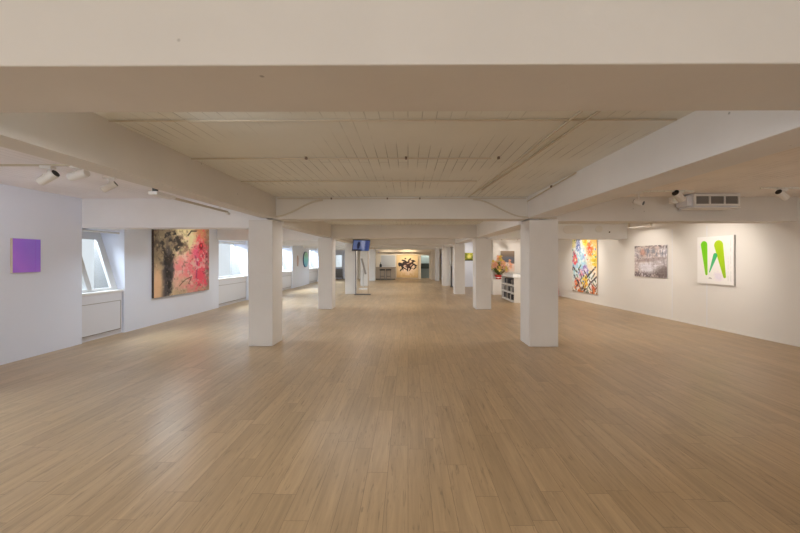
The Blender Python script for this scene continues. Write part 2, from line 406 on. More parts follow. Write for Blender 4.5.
# right wall
def wr_box(bm, y0, y1, z0, z1, off=0, t=.3):
    hexa(bm, [(XR(y0)-off, y0, z0), (XR(y0)+t, y0, z0), (XR(y1)+t, y1, z0), (XR(y1)-off, y1, z0),
              (XR(y0)-off, y0, z1), (XR(y0)+t, y0, z1), (XR(y1)+t, y1, z1), (XR(y1)-off, y1, z1)])
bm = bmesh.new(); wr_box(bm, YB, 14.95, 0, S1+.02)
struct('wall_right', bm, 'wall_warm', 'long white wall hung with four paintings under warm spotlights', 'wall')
bm = bmesh.new(); wr_box(bm, YB+.05, 14.9, 0, .045, off=.012, t=0)
struct('baseboard_right', bm, 'wall_warm', 'low pale skirting at the foot of the painting wall', 'baseboard')
for k, y in enumerate((8.52, 7.62, 3.4)):
    bm = bmesh.new(); wr_box(bm, y-.004, y+.004, .05, 2.2, off=.0025, t=0)
    struct(f'trim_{k+2}', bm, 'wall', ['faint panel seam on the long wall beside the grey painting', 'faint panel seam on the long wall beside the green painting', 'faint panel seam on the long wall near the camera'][k], 'trim')
# cross walls closing the right aisle and the far partition
struct('wall_office', B((3.62, 6.2, 14.95, 15.1, 0, S2+.02)), 'wall_warm', 'warm white cross wall behind the bookshelf', 'wall')
struct('wall_office_side', B((3.62, 3.77, 15.1, 18.2, 0, S2+.02)), 'wall_warm', 'short white return wall running back behind the flowers', 'wall')
struct('wall_niche', B((2.36, 3.77, 18.2, 18.35, 0, S2+.02)), 'wall', 'white niche wall with the small yellow-green picture', 'wall')
struct('wall_partition', B((2.36, 2.5, 18.35, YE, 0, S2+.02)), 'wall_warm', 'white partition running to the far wall behind the fourth pillar', 'wall')
# far wall with the doorway
D0, D1, DZ = .93, 1.53, H+.19
struct('wall_far', B((-3.65, D0, YE, YE+.2, 0, S2+.02), (D1, 2.5, YE, YE+.2, 0, S2+.02), (D0, D1, YE, YE+.2, DZ, S2+.02)),
       'beige', 'beige far wall with the doorway and the golden painting', 'wall')
struct('wall_far_window_side', B((-6.3, -5.25, YE, YE+.2, 0, S2+.02), (-4.75, -4.0, YE, YE+.2, 0, S2+.02),
                     (-5.25, -4.75, YE, YE+.2, 0, .8), (-5.25, -4.75, YE, YE+.2, 1.75, S2+.02), (-4.0, -3.65, YE, YE+.2, 0, .8), (-4.0, -3.65, YE, YE+.2, 1.7, S2+.02)),
       'wall', 'white length of the far wall with two narrow windows', 'wall')
struct('trim_5', B((D0-.05, D0, YE-.02, YE+.2, 0, DZ+.05), (D1, D1+.05, YE-.02, YE+.2, 0, DZ+.05), (D0, D1, YE-.02, YE+.2, DZ, DZ+.05)), 'beige', 'pale casing around the far doorway', 'trim')
struct('pilaster', B((1.62, 1.98, 24.35, YE, 0, S2)), 'beige', 'shallow beige pilaster beside the far doorway', 'pillar')
struct('wall_passage', B((D0-.6, D1+.6, YE+1.0, YE+1.1, 0, S2)), 'green_glass', 'pale green passage wall seen through the far doorway', 'wall')
struct('beam', B((-2.26, 1.83, YE-.35, YE, H+.42, S2+.02)), 'beige', 'beige header above the golden painting on the far wall', 'beam')
for k, (a, b, zt) in enumerate(((-5.25, -4.75, 1.75), (-4.0, -3.65, 1.7))):
    w = thing(f'window_{7+k}', ['narrow bright window at the far end, above the dark radiator', 'narrow bright window in the far wall beside the bar counter'][k], 'window'); w['kind'] = 'structure'
    link('window_frame', B((a, a+.03, YE+.05, YE+.1, .8, zt), (b-.03, b, YE+.05, YE+.1, .8, zt), (a, b, YE+.05, YE+.1, .8, .84), (a, b, YE+.05, YE+.1, zt-.04, zt)), 'frame', w)
    link('pane', B((a+.03, b-.03, YE+.07, YE+.08, .84, zt-.04)), 'glass', w)
# wall behind the photographer, with a wide window
struct('wall_back', B((-6.3, -4.6, YB-.25, YB, 0, S1), (4.6, 8, YB-.25, YB, 0, S1), (-4.6, 4.6, YB-.25, YB, 0, .5), (-4.6, 4.6, YB-.25, YB, 2.3, S1)), 'wall', 'white wall behind the camera with a wide window', 'wall')
w = thing('window_9', 'wide window in the wall behind the camera', 'window'); w['kind'] = 'structure'
link('window_frame', B(*[(x-.03, x+.03, YB-.15, YB-.08, .5, 2.3) for x in (-4.57, -2.3, 0, 2.3, 4.57)], (-4.6, 4.6, YB-.15, YB-.08, .5, .56), (-4.6, 4.6, YB-.15, YB-.08, 2.24, 2.3)), 'frame', w)
link('pane', B((-4.57, 4.57, YB-.12, YB-.11, .53, 2.27)), 'glass', w)

# ------------------------------------------------------------------ paintings (colour laid on a fine grid by code)
def lin(c):
    c = np.clip(c, 0, 1); return np.where(c <= .04045, c/12.92, ((c+.055)/1.055)**2.4)
def vnoise(U, V, su, sv, seed):
    rg = np.random.RandomState(seed); g = rg.rand(int(sv)+3, int(su)+3)
    x, y = U*su, V*sv; xi, yi = x.astype(int), y.astype(int); fx, fy = x-xi, y-yi
    fx, fy = fx*fx*(3-2*fx), fy*fy*(3-2*fy)
    return (g[yi, xi]*(1-fx)+g[yi, xi+1]*fx)*(1-fy)+(g[yi+1, xi]*(1-fx)+g[yi+1, xi+1]*fx)*fy
def fbm(U, V, s, sv, seed, o=4):
    t = 0; a = .5; n = 0
    for k in range(o):
        t = t+a*vnoise(U, V, s*2**k, sv*2**k, seed+k); n += a; a *= .55
    return t/n
def over(img, col, a):
    a = np.clip(a, 0, 1)[..., None]; return img*(1-a)+np.array(col)*a
def blob(U, V, cx, cy, rx, ry, rot=0, soft=.25, n=None, na=0):
    c, s = math.cos(rot), math.sin(rot); dx, dy = U-cx, V-cy
    d = np.sqrt(((dx*c+dy*s)/rx)**2+((-dx*s+dy*c)/ry)**2)
    if n is not None: d = d+(n-.5)*na
    return np.clip((1-d)/soft+.5, 0, 1)
def stroke(U, V, pts, w, soft=.5):
    a = np.zeros_like(U)
    for (x0, y0), (x1, y1) in zip(pts, pts[1:]):
        dx, dy = x1-x0, y1-y0; t = np.clip(((U-x0)*dx+(V-y0)*dy)/(dx*dx+dy*dy+1e-9), 0, 1)
        d = np.hypot(U-x0-t*dx, V-y0-t*dy); a = np.maximum(a, np.clip((1-d/w)/soft, 0, 1))
    return a
def painted(name, w, h, nu, nv, fn, parent, m='paint', y=-.001):
    u = np.linspace(0, 1, nu); v = np.linspace(0, 1, nv); U, V = np.meshgrid(u, v)
    img = np.clip(lin(fn(U, V))*1.18, 0, .92)
    co = np.stack([(U-.5)*w, np.full_like(U, y), (V-.5)*h], -1).reshape(-1, 3)
    i = np.arange(nu*nv).reshape(nv, nu)
    q = np.stack([i[:-1, :-1], i[:-1, 1:], i[1:, 1:], i[1:, :-1]], -1).reshape(-1, 4)
    me = bpy.data.meshes.new(name); me.from_pydata(co.tolist(), [], q.tolist())
    at = me.color_attributes.new('paint', 'FLOAT_COLOR', 'POINT')
    rgba = np.concatenate([img.reshape(-1, 3), np.ones((nu*nv, 1))], 1).astype('f')
    at.data.foreach_set('color', rgba.ravel()); me.materials.append(M[m])
    o = bpy.data.objects.new(name, me); C.objects.link(o); o.parent = parent
    return o

def tree_painting(U, V):
    n1, n2, n3 = fbm(U, V, 4, 4, 1), fbm(U, V, 10, 10, 11), fbm(U, V, 22, 22, 21)
    img = np.ones(U.shape+(3,))*np.array([.72, .66, .54])
    img = over(img, [.84, .82, .66], (n1-.40)*4)
    img = over(img, [.88, .86, .68], blob(U, V, .52, .66, .24, .34, .1, .8, n2, .9))
    img = over(img, [.84, .80, .62], blob(U, V, .45, .82, .25, .3, 0, .6, n1, .9))
    img = over(img, [.74, .58, .47], (1-V)*(n2)*1.3-.25)
    img = over(img, [.47, .41, .33], blob(U, V, .05, .8, .36, .42, 0, .9, n2, 1.3)*.85)       # olive brown upper left
    img = over(img, [.24, .20, .17], np.clip((n3-.5)*5, 0, 1)*blob(U, V, .18, .72, .34, .33, .3, .8, n2, 1)*.8)
    img = over(img, [.50, .44, .40], blob(U, V, .95, .5, .1, .6, 0, .8, n2, 1.2)*.9)
    img = over(img, [.85, .52, .36], blob(U, V, .84, .88, .13, .22, 0, .9, n2, .8)*.7)
    img = over(img, [.90, .64, .60], blob(U, V, .48, .36, .24, .22, 0, .9, n2, 1.3)*.85)
    img = over(img, [.90, .52, .55], blob(U, V, .45, .40, .12, .12, 0, .8, n3, 1.3)*.8)
    img = over(img, [.93, .42, .50], blob(U, V, .77, .40, .19, .38, -.1, .9, n2, 1.8)*.8)
    img = over(img, [.93, .26, .38], blob(U, V, .82, .40, .12, .36, 0, .8, n3, 2.2)*.85)
    img = over(img, [.92, .40, .55], blob(U, V, .72, .5, .05, .22, 0, .6, n2, 1)*.8)
    img = over(img, [.55, .04, .12], blob(U, V, .825, .71, .045, .05, 0, .4, n3, .8))
    img = over(img, [.96, .30, .35], blob(U, V, .825, .72, .02, .022, 0, .4))
    img = over(img, [.50, .08, .18], blob(U, V, .94, .52, .03, .07, 0, .5, n3, .8)*.8)
    img = over(img, [.62, .18, .35], stroke(U, V, [(.72, .2), (.74, .45), (.70, .55)], .02)*.7)
    img = over(img, [.95, .80, .76], np.clip((fbm(U, V, 16, 16, 91)-.55)*8, 0, 1)*blob(U, V, .65, .45, .4, .4, 0, .8)*.7)
    img = over(img, [.62, .12, .25], np.clip((fbm(U, V, 20, 20, 95)-.62)*8, 0, 1)*blob(U, V, .8, .45, .2, .4, 0, .8)*.7)
    img = over(img, [.27, .25, .26], blob(U, V, .2, .3, .08, .42, -.06, .45, n2, 1.3)*.95)           # trunk
    img = over(img, [.10, .09, .10], stroke(U, V, [(.23, .0), (.22, .3), (.19, .5)], .06)*np.clip((n3-.38)*6, 0, 1))
    img = over(img, [.15, .13, .12], stroke(U, V, [(.22, .45), (.30, .62), (.43, .72), (.36, .80), (.26, .76)], .05)*np.clip((n3-.36)*7, 0, 1))
    img = over(img, [.14, .12, .11], stroke(U, V, [(.2, .5), (.1, .68), (.2, .84), (.33, .88)], .04)*np.clip((n3-.36)*7, 0, 1))
    img = over(img, [.16, .14, .12], stroke(U, V, [(.56, .86), (.62, .93), (.72, .94)], .014))
    img = over(img, [.32, .22, .16], stroke(U, V, [(.4, .12), (.5, .2), (.63, .24), (.57, .14)], .008)*.8)
    img = over(img, [.40, .31, .27], np.clip((n3-.64)*7, 0, 1)*.45)
    img = over(img, [.90, .82, .70], np.clip((fbm(U, V, 30, 30, 61)-.66)*7, 0, 1)*.45)
    img = over(img, [.88, .72, .56], blob(U, V, .05, .15, .08, .25, 0, .8, n2, .7)*.8)
    return img
def purple_painting(U, V):
    n = fbm(U, V, 3, 3, 5)
    img = np.ones(U.shape+(3,))*np.array([.63, .44, .94])
    img = over(img, [.70, .46, .93], blob(U, V, .1, .1, .8, .8, 0, .9)*.7)
    img = over(img, [.56, .46, .97], blob(U, V, .9, .9, .6, .7, 0, .9)*.5)
    img = over(img, [.62, .30, .74], stroke(U, V, [(.8, .02), (.82, .98)], .012)*.35)
    return img*(.97+.06*n[..., None])
def floral_painting(U, V):
    n1, n2, n3 = fbm(U, V, 4, 6, 3), fbm(U, V, 9, 13, 13), fbm(U, V, 18, 26, 23)
    img = np.ones(U.shape+(3,))*np.array([.86, .84, .80])
    img = over(img, [.62, .80, .88], blob(U, V, .35, .55, .36, .28, 0, .8, n2, 1.3))
    img = over(img, [.90, .92, .94], np.clip((n3-.5)*6, 0, 1)*.8)
    img = over(img, [.98, .72, .42], blob(U, V, 1.0, .82, .42, .4, 0, .7, n1, .6))
    img = over(img, [.97, .80, .62], blob(U, V, .62, .95, .12, .2, 0, .7, n1, .6))
    img = over(img, [.85, .82, .55], blob(U, V, .05, .95, .16, .12, 0, .5, n2, .6))
    def flower(cx, cy, r, c, c2, seed):
        nonlocal img
        a = np.arctan2((V-cy)*1.9, U-cx); rr = r*(1+.08*np.cos(6*a+seed))
        d = np.hypot(U-cx, (V-cy)*1.15)+(n2-.5)*.12
        img = over(img, c, np.clip((rr-d)/.05, 0, 1)*.92); img = over(img, c2, np.clip((r*.45-d)/.04, 0, 1)*.85)
    flower(.55, .93, .13, [.98, .78, .25], [.95, .62, .12], 1)
    flower(.72, .80, .15, [.97, .42, .18], [.86, .2, .12], 2)
    flower(.25, .92, .10, [.34, .40, .62], [.8, .82, .9], 0)
    flower(.27, .83, .11, [.34, .42, .66], [.86, .9, .95], 3)
    flower(.14, .60, .12, [.88, .22, .28], [.98, .75, .5], 4)
    flower(.08, .73, .07, [.75, .35, .40], [.4, .2, .3], 5)
    flower(.50, .62, .08, [.55, .60, .80], [.9, .9, .95], 1)
    flower(.92, .58, .15, [.86, .72, .20], [.7, .62, .12], 2)
    flower(.57, .40, .13, [.52, .38, .66], [.9, .88, .95], 0)
    flower(.36, .35, .10, [.80, .42, .58], [.96, .8, .8], 3)
    flower(.56, .20, .14, [.98, .78, .16], [.86, .55, .1], 4)
    flower(.23, .17, .12, [.93, .38, .22], [.98, .7, .3], 1)
    flower(.88, .10, .08, [.85, .30, .25], [.95, .7, .4], 2)
    rg = random.Random(5)
    for k in range(34):
        x, y = rg.random(), rg.random()*.42; s = rg.choice((-1, 1)); l = .06+rg.random()*.12
        c = rg.choice(([.16, .13, .14], [.22, .16, .2], [.25, .34, .22], [.45, .2, .15], [.13, .12, .2]))
        img = over(img, c, stroke(U, V, [(x, y), (x+s*l*.7, y+l*.55)], .013+.008*rg.random()))
    for x0, y0, x1, y1 in ((.62, .28, .95, .47), (.70, .15, .98, .30), (.08, .30, .30, .14), (.03, .45, .22, .36), (.30, .42, .42, .26)):
        img = over(img, [.20, .17, .20], stroke(U, V, [(x0, y0), (x1, y1)], .022))
    for k in range(26):
        x, y = rg.random(), rg.random()
        c = rg.choice(([.9, .4, .3], [.3, .45, .7], [.95, .85, .4], [.35, .55, .45], [.97, .95, .9]))
        img = over(img, c, blob(U, V, x, y, .02+.02*rg.random(), .012+.012*rg.random(), 0, .4))
    img = over(img, [.93, .93, .95], np.clip((fbm(U, V, 26, 38, 71)-.56)*9, 0, 1)*.6)
    img = over(img, [.55, .68, .78], np.clip((fbm(U, V, 20, 30, 81)-.6)*9, 0, 1)*blob(U, V, .4, .55, .45, .35, 0, .8)*.7)
    img = over(img, [.20, .14, .11], np.clip((n3-.5)*6, 0, 1)*np.clip((.13-V)*12, 0, 1))
    img = over(img, [.80, .45, .25], np.clip((n2-.55)*8, 0, 1)*np.clip((.2-V)*8, 0, 1))
    return img
def grey_painting(U, V):
    a = fbm(U, V, 6, 16, 4); b = fbm(U, V, 26, 6, 14); c = fbm(U, V, 3, 4, 24); d = fbm(U, V, 30, 22, 34)
    img = np.ones(U.shape+(3,))*np.array([.72, .70, .72])
    img = over(img, [.86, .85, .88], (a-.45)*5)
    img = over(img, [.56, .53, .55], (b-.5)*4*.7)
    img = over(img, [.80, .72, .68], (c-.5)*4*.6)
    img = over(img, [.42, .39, .40], (d-.55)*6*.45)
    img = over(img, [.32, .31, .33], np.clip((a-.35)*4, 0, 1)*np.clip((V-.88)*20, 0, 1)*np.clip((d-.35)*6, 0, 1))
    img = over(img, [.48, .50, .56], np.clip((b-.4)*5, 0, 1)*blob(U, V, .5, .78, .6, .12, 0, .6)*.8)
    img = over(img, [.75, .55, .48], blob(U, V, .28, .78, .09, .1, 0, .8, d, .8)*.7)
    img = over(img, [.86, .86, .90], blob(U, V, .4, .3, .22, .2, 0, .9, b, 1.6)*.7)
    img = over(img, [.42, .38, .39], np.clip((.19-V+.1*np.abs(U-.5))*9, 0, 1)*np.clip((d-.3)*3.5, 0, 1)*.9)
    img = over(img, [.38, .33, .32], blob(U, V, .95, .2, .3, .16, .3, .8, b, 1)*.7)
    img = over(img, [.52, .45, .45], blob(U, V, .5, .55, .5, .05, .1, .8, b, .9)*.5)
    return img
def green_painting(U, V):
    n = fbm(U, V, 14, 20, 8); n2 = fbm(U, V, 40, 30, 18)
    img = np.ones(U.shape+(3,))*np.array([.91, .90, .93])
    img = over(img, [.95, .94, .94], (n-.45)*4)
    img = over(img, [.76, .76, .80], np.clip((n2-.70)*8, 0, 1)*.4)
    img = over(img, [.80, .78, .88], blob(U, V, .6, .17, .14, .1, 0, .9)*.5)
    for x in (.86, .93): img = over(img, [.66, .70, .68], stroke(U, V, [(x, .08), (x, .95)], .006)*np.clip((n2-.4)*6, 0, 1)*.8)
    def drop(x0, y0, r0, x1, y1, r1, c, c2):
        nonlocal img
        dx, dy = x1-x0, (y1-y0)*1.2; L2 = dx*dx+dy*dy
        t = np.clip(((U-x0)*dx+(V-y0)*1.2*dy)/L2, 0, 1); r = r0+(r1-r0)*t
        d = np.hypot(U-x0-t*dx, (V-y0)*1.2-t*dy)
        col = np.array(c)*(1-t[..., None])+np.array(c2)*t[..., None]
        a = np.clip((r-d)/.008, 0, 1)[..., None]; img = img*(1-a)+col*a
    drop(.20, .83, .098, .27, .205, .038, [.42, .76, .05], [.50, .78, .12])
    drop(.61, .81, .125, .77, .165, .040, [.64, .77, .05], [.58, .76, .10])
    drop(.52, .60, .062, .36, .25, .018, [.22, .66, .40], [.34, .72, .52])
    img = over(img, [.30, .28, .30], stroke(U, V, [(.34, .115), (.37, .125), (.41, .112)], .008))
    return img
def golden_painting(U, V):
    n, n2 = fbm(U, V, 5, 5, 9), fbm(U, V, 14, 14, 19)
    img = np.ones(U.shape+(3,))*np.array([.82, .72, .55])
    img = over(img, [.93, .84, .66], blob(U, V, .6, .8, .4, .3, 0, .9, n, .8))
    img = over(img, [.88, .80, .72], blob(U, V, .5, .45, .35, .3, 0, .9, n2, 1))
    img = over(img, [.70, .56, .36], np.clip((.22-V)*5, 0, 1)*n2)
    for cx, cy, rx, ry, r in ((.15, .55, .1, .05, .5), (.35, .42, .16, .03, -.6), (.62, .35, .1, .02, .9), (.8, .6, .13, .04, -.5), (.85, .42, .08, .03, .6), (.35, .75, .12, .03, -.3), (.6, .8, .09, .03, .7), (.3, .6, .17, .06, .6), (.5, .55, .12, .05, -.4), (.65, .62, .2, .04, .5), (.45, .68, .16, .05, .2), (.78, .75, .12, .03, -.3),
                              (.25, .48, .05, .15, .3), (.2, .35, .1, .03, .9), (.58, .45, .18, .035, -.2), (.13, .62, .07, .05, 0), (.9, .52, .06, .03, .4),
                              (.5, .38, .03, .1, .2), (.4, .85, .05, .03, 0), (.7, .5, .03, .12, -.7)):
        img = over(img, [.13, .08, .07], blob(U, V, cx, cy, rx, ry, r, .3, n2, 1.2))
    img = over(img, [.50, .26, .2], blob(U, V, .55, .58, .2, .14, .3, .5, n2, 1.8)*.25)
    return img
def yellow_picture(U, V):
    n = fbm(U, V, 6, 5, 2)
    img = np.ones(U.shape+(3,))*np.array([.42, .46, .10])
    img = over(img, [.80, .78, .22], (n-.45)*5); img = over(img, [.90, .86, .45], blob(U, V, .6, .55, .2, .25, 0, .8, n, 1))
    img = over(img, [.22, .22, .06], np.clip((.2-V)*6, 0, 1)); img = over(img, [.2, .2, .08], np.clip((.12-U)*9, 0, 1)); return img
def taupe_picture(U, V):
    n = fbm(U, V, 4, 5, 6)
    img = np.ones(U.shape+(3,))*np.array([.84, .76, .72])
    top = np.clip((V-.42+.12*(U-.5))*30, 0, 1)
    img = over(img, [.44, .38, .33], top); img = over(img, [.36, .38, .44], top*blob(U, V, .6, .58, .5, .16, 0, .7, n, .6))
    img = over(img, [.62, .55, .46], top*np.clip((V-.8)*5, 0, 1)*.6)
    img = over(img, [.90, .82, .80], np.clip((n-.5)*6, 0, 1)*(1-top))
    return img
def sliver_picture(U, V):
    n = fbm(U, V, 5, 8, 31)
    img = np.ones(U.shape+(3,))*np.array([.62, .62, .72]); img = over(img, [.58, .56, .74], (n-.5)*6); return over(img, [.85, .84, .88], (.4-n)*6)
def screen_image(U, V):
    n = fbm(U, V, 5, 4, 41)
    img = np.ones(U.shape+(3,))*np.array([.34, .41, .60])
    img = over(img, [.55, .60, .74], blob(U, V, .62, .6, .14, .5, .2, .7, n, .8)); img = over(img, [.20, .28, .52], blob(U, V, .85, .5, .12, .6, 0, .7, n, .8))
    img = over(img, [.10, .13, .24], blob(U, V, .33, .55, .09, .35, 0, .5, n, .7)); img = over(img, [.07, .09, .16], np.clip((.18-V)*9, 0, 1)*np.clip((.6-U)*6, 0, 1))
    return img

def painting(name, label, loc, rz, w, h, t, fn, edge, res=130, group=None, frame=None):
    """loc: centre of the painting at the wall face; local -Y looks into the room"""
    o = thing(name, label, 'painting', loc, rz, group)
    link('stretcher', B((-w/2, w/2, -t, 0, -h/2, h/2)), edge, o, bevel=.002)
    nu = res; nv = max(8, int(res*h/w))
    painted('canvas', w-.004, h-.004, nu, nv, fn, o, y=-t-.0015)
    if frame:
        f = .03
        link('frame', B((-w/2-f, -w/2, -t-.015, 0, -h/2-f, h/2+f), (w/2, w/2+f, -t-.015, 0, -h/2-f, h/2+f), (-w/2, w/2, -t-.015, 0, -h/2-f, -h/2), (-w/2, w/2, -t-.015, 0, h/2, h/2+f)), frame, o)
    return o
ML = PI/2
painting('abstract_painting', 'small square purple painting alone on the white wall', (XL+.002, 5.165, 1.535), ML, .385, .50, .035, purple_painting, 'canvas_edge', 60)
painting('abstract_painting', 'large abstract painting with a dark trunk and bright pink flowers', (XL+.002, 8.82, 1.462), ML, 2.16, 1.72, .05, tree_painting, 'dark_edge', 220)
AR = -PI/2 + math.atan(.081)
def on_right(y): return (XR(y)-.003, y)
x, y = on_right(12.12); painting('abstract_painting', 'tall multicoloured floral painting reaching up behind the boxed beam', (x, y, 1.255), AR, 1.46, 1.89, .035, floral_painting, 'canvas_edge', 180)
x, y = on_right(9.19); painting('abstract_painting', 'grey streaked unframed painting between the floral and green ones', (x, y, 1.412), AR, 1.10, .83, .02, grey_painting, 'white_edge', 180)
x, y = on_right(7.40); painting('abstract_painting', 'white painting of two lime green clubs and one small teal drop', (x, y, 1.455), AR, .80, 1.01, .045, green_painting, 'white_edge', 230)
painting('abstract_painting', 'golden painting with black splashes at the end of the room', (-.04, YE-.002, .90), 0, 1.50, 1.60, .04, golden_painting, 'gold_frame', 110, frame='gold_frame')
painting('small_picture', 'small yellow-green picture in the niche between two pillars', (3.12, 18.198, 1.565), 0, .52, .40, .03, yellow_picture, 'dark_edge', 50)
painting('framed_picture', 'framed picture, dark taupe above and pale below, behind the flowers', (4.23, 14.948, 1.36), 0, .60, .88, .025, taupe_picture, 'dark_edge', 60, frame='white')
painting('small_picture', 'narrow lilac and grey picture on the far partition', (2.358, 24.2, 1.42), -PI/2, 1.0, .72, .04, sliver_picture, 'white_edge', 40)

# round artworks on the wall beyond the third window
def disc(bm, r, y0, y1, n=48, sx=1):
    a = [bm.verts.new((r*sx*math.cos(2*PI*k/n), y0, r*math.sin(2*PI*k/n))) for k in range(n)]
    b = [bm.verts.new((r*sx*math.cos(2*PI*k/n), y1, r*math.sin(2*PI*k/n))) for k in range(n)]
    bm.faces.new(a); bm.faces.new(b[::-1])
    for k in range(n): bm.faces.new((a[k], a[(k+1) % n], b[(k+1) % n], b[k]))
mg, nt, b_ = new_mat('teal_gradient'); tc = nt.nodes.new('ShaderNodeTexCoord'); sp = nt.nodes.new('ShaderNodeSeparateXYZ'); cr = nt.nodes.new('ShaderNodeValToRGB')
nt.links.new(tc.outputs['Generated'], sp.inputs[0]); nt.links.new(sp.outputs['Z'], cr.inputs[0]); nt.links.new(cr.outputs[0], b_.inputs['Base Color'])
cr.color_ramp.elements[0].color = (.16, .42, .62, 1); cr.color_ramp.elements[1].color = (.50, .74, .52, 1)
e = cr.color_ramp.elements.new(.5); e.color = (.26, .68, .66, 1); M['teal'] = mg
o = thing('round_artwork', 'round teal artwork with a dark blue rim', 'artwork', (XL+.002, 19.35, 1.42), ML)
bm = bmesh.new(); disc(bm, .43, -.04, 0); link('rim', bm, mat('navy_rim', (.04, .08, .22), .4), o)
bm = bmesh.new(); disc(bm, .40, -.05, -.039); d_ = link('disc', bm, 'teal', o); d_.location = (.02, 0, 0)
o = thing('small_artwork', 'small reddish upright artwork beside the round teal one', 'artwork', (XL+.002, 18.0, 1.35), ML)
bm = bmesh.new(); disc(bm, .28, -.03, 0, 32, .35); link('disc', bm, mat('dusty_rose', (.66, .50, .50), .6), o)

# ------------------------------------------------------------------ ceiling services
def spot(label, loc, yaw, pitch, length=.19, r=.05, lensm='lens', dark_rear=True, group='ceiling spotlights', drop=.1):
    """loc: where the stem meets the ceiling. The head points along +Y rotated by yaw, dipped by pitch."""
    o = thing('spotlight', label, 'spotlight', loc, yaw, group)
    link('canopy', B((-.035, .035, -.06, .06, -.03, 0)), 'white', o, bevel=.004)
    link('stem', T([(0, 0, -.03), (0, 0, -drop)], .009, 8), 'white', o)
    d = Vector((0, math.cos(pitch), -math.sin(pitch))); c = Vector((0, 0, -drop-.03))
    a, b = c-d*length*.5, c+d*length*.5
    h = link('lamp_head', T([a, a+d*.01, b-d*.01, b], [r*.92, r, r, r*.96], 24), 'white', o, smooth=True)
    link('rear_cap', T([a-d*.006, a+d*.001], r*.86, 24), 'black' if dark_rear else 'white', h)
    link('lens', T([b, b+d*.004], r*.8, 24), lensm, h)
    link('yoke', T([c+Vector((-r-.008, 0, .03)), c+Vector((-r-.008, 0, -.0)), ], .006, 6), 'white', o)
    return o
# window aisle
tr = thing('ceiling_track', 'thin white track across the soffit above the purple painting', 'track', (-4.4, 3.86, S1))
link('rail', B((-1.25, 1.15, -.012, .012, -.018, 0)), 'conduit', tr)
spot('white spotlight on the short track, dark vent at its back, aimed at the purple painting', (-4.0, 3.86, S1-.02), PI*.52, .55, .19, .046, 'white')
spot('white spotlight on the short track, closer to the long beam', (-3.66, 3.86, S1-.02), PI*.5, .25, .19, .046, 'white', False, drop=.07)
spot('small white spotlight alone on the soffit behind the track pair', (-3.82, 4.45, S1), PI*.62, .6, .16, .04, 'white')
o = thing('beam_track', 'white lighting track running beside the long beam on the window side', 'track', (-2.86, 3.9, H+.73))
link('junction_box', B((-.05, .05, 0, .32, -.02, .02)), 'white', o, bevel=.004)
link('rail', B((-.015, .015, .3, 1.62, -.012, .012)), 'conduit', o)
for q in (.05, 1.4): link('hanger', B((-.01, .01, q, q+.02, .012, S1-H-.73)), 'white', o)
link('end_clip', T([(0, 1.6, -.02), (0, 1.68, -.02)], .022, 10), 'white', o)
link('cable_end', B((-.02, .02, .02, .06, .02, .06)), 'black', o)
# painting wall aisle
tr = thing('ceiling_track', 'painted track on the soffit beside the air conditioner', 'track', (4.15, 5.42, S1))
link('rail', B((-.75, .25, -.012, .012, -.02, 0)), 'slab', tr)
tr = thing('ceiling_track', 'painted track on the soffit towards the painting wall', 'track', (5.65, 5.2, S1))
link('rail', B((-.45, .55, -.012, .012, -.02, 0)), 'slab', tr)
spot('white spotlight right next to the air conditioner, aimed at the wall', (4.17, 5.42, S1-.02), -PI*.36, .5, .19, .055, 'lens', True, drop=.04)
spot('small dark-mouthed spotlight on the painted track near the long beam', (3.56, 5.42, S1-.02), -PI*.80, .35, .13, .04, 'black', True, drop=.13)
spot('white spotlight nearest the painting wall, its back open and dark', (5.52, 5.2, S1-.02), -PI*.42, .5, .17, .045, 'lens', True, drop=.06)
# air conditioner
o = thing('air_conditioner', 'white ceiling air conditioner with three grey grilles', 'air conditioner', (4.94, 5.62, S1))
zt = -.005
link('casing', B((-.36, .36, .03, .34, -.235, zt), (-.43, -.36, .06, .30, -.20, -.03)), 'offwhite', o, bevel=.008)
link('front_frame', B((-.36, .36, 0, .03, -.05, -.01), (-.36, .36, 0, .03, -.205, -.175), (-.36, -.335, 0, .03, -.175, -.05), (.335, .36, 0, .03, -.175, -.05), (-.125, -.105, 0, .03, -.175, -.05), (.11, .13, 0, .03, -.175, -.05)), 'white', o)
for a, b in ((-.335, -.125), (-.105, .11), (.13, .335)):
    link('grille', B(*[(a, b, .008, .026, z, z+.006) for z in np.arange(-.172, -.052, .012)], (a, b, .026, .0295, -.175, -.05)), 'grille', o)
link('drip_tray', B((-.38, .36, -.02, .25, -.245, -.225)), 'white', o, bevel=.006)
for q in (-.2, .2): link('hanger', B((q, q+.03, .1, .14, zt, 0)), 'steel', o)
o = thing('junction_box', 'small white junction box between the spotlight and air conditioner', 'junction box', (4.32, 5.72, S1-.10))
link('box_body', B((-.05, .05, -.04, .04, -.05, .05)), 'white', o, bevel=.005)
link('cable', T([(0, 0, .05), (.0, .01, .10)], .008, 8), 'cable', o)
# tube fitting beyond the box beam
o = thing('tube_light', 'slim white tube light on brackets near the painting wall', 'tube light', (5.93, 9.0, H+.80))
link('tube', T([(0, -.45, 0), (0, .45, 0)], .022, 14), 'white', o, smooth=True)
for s in (-1, 1):
    link('bracket', B((-.02, .02, s*.43-.015, s*.43+.015, 0, S2-H-.80)), 'conduit', o)
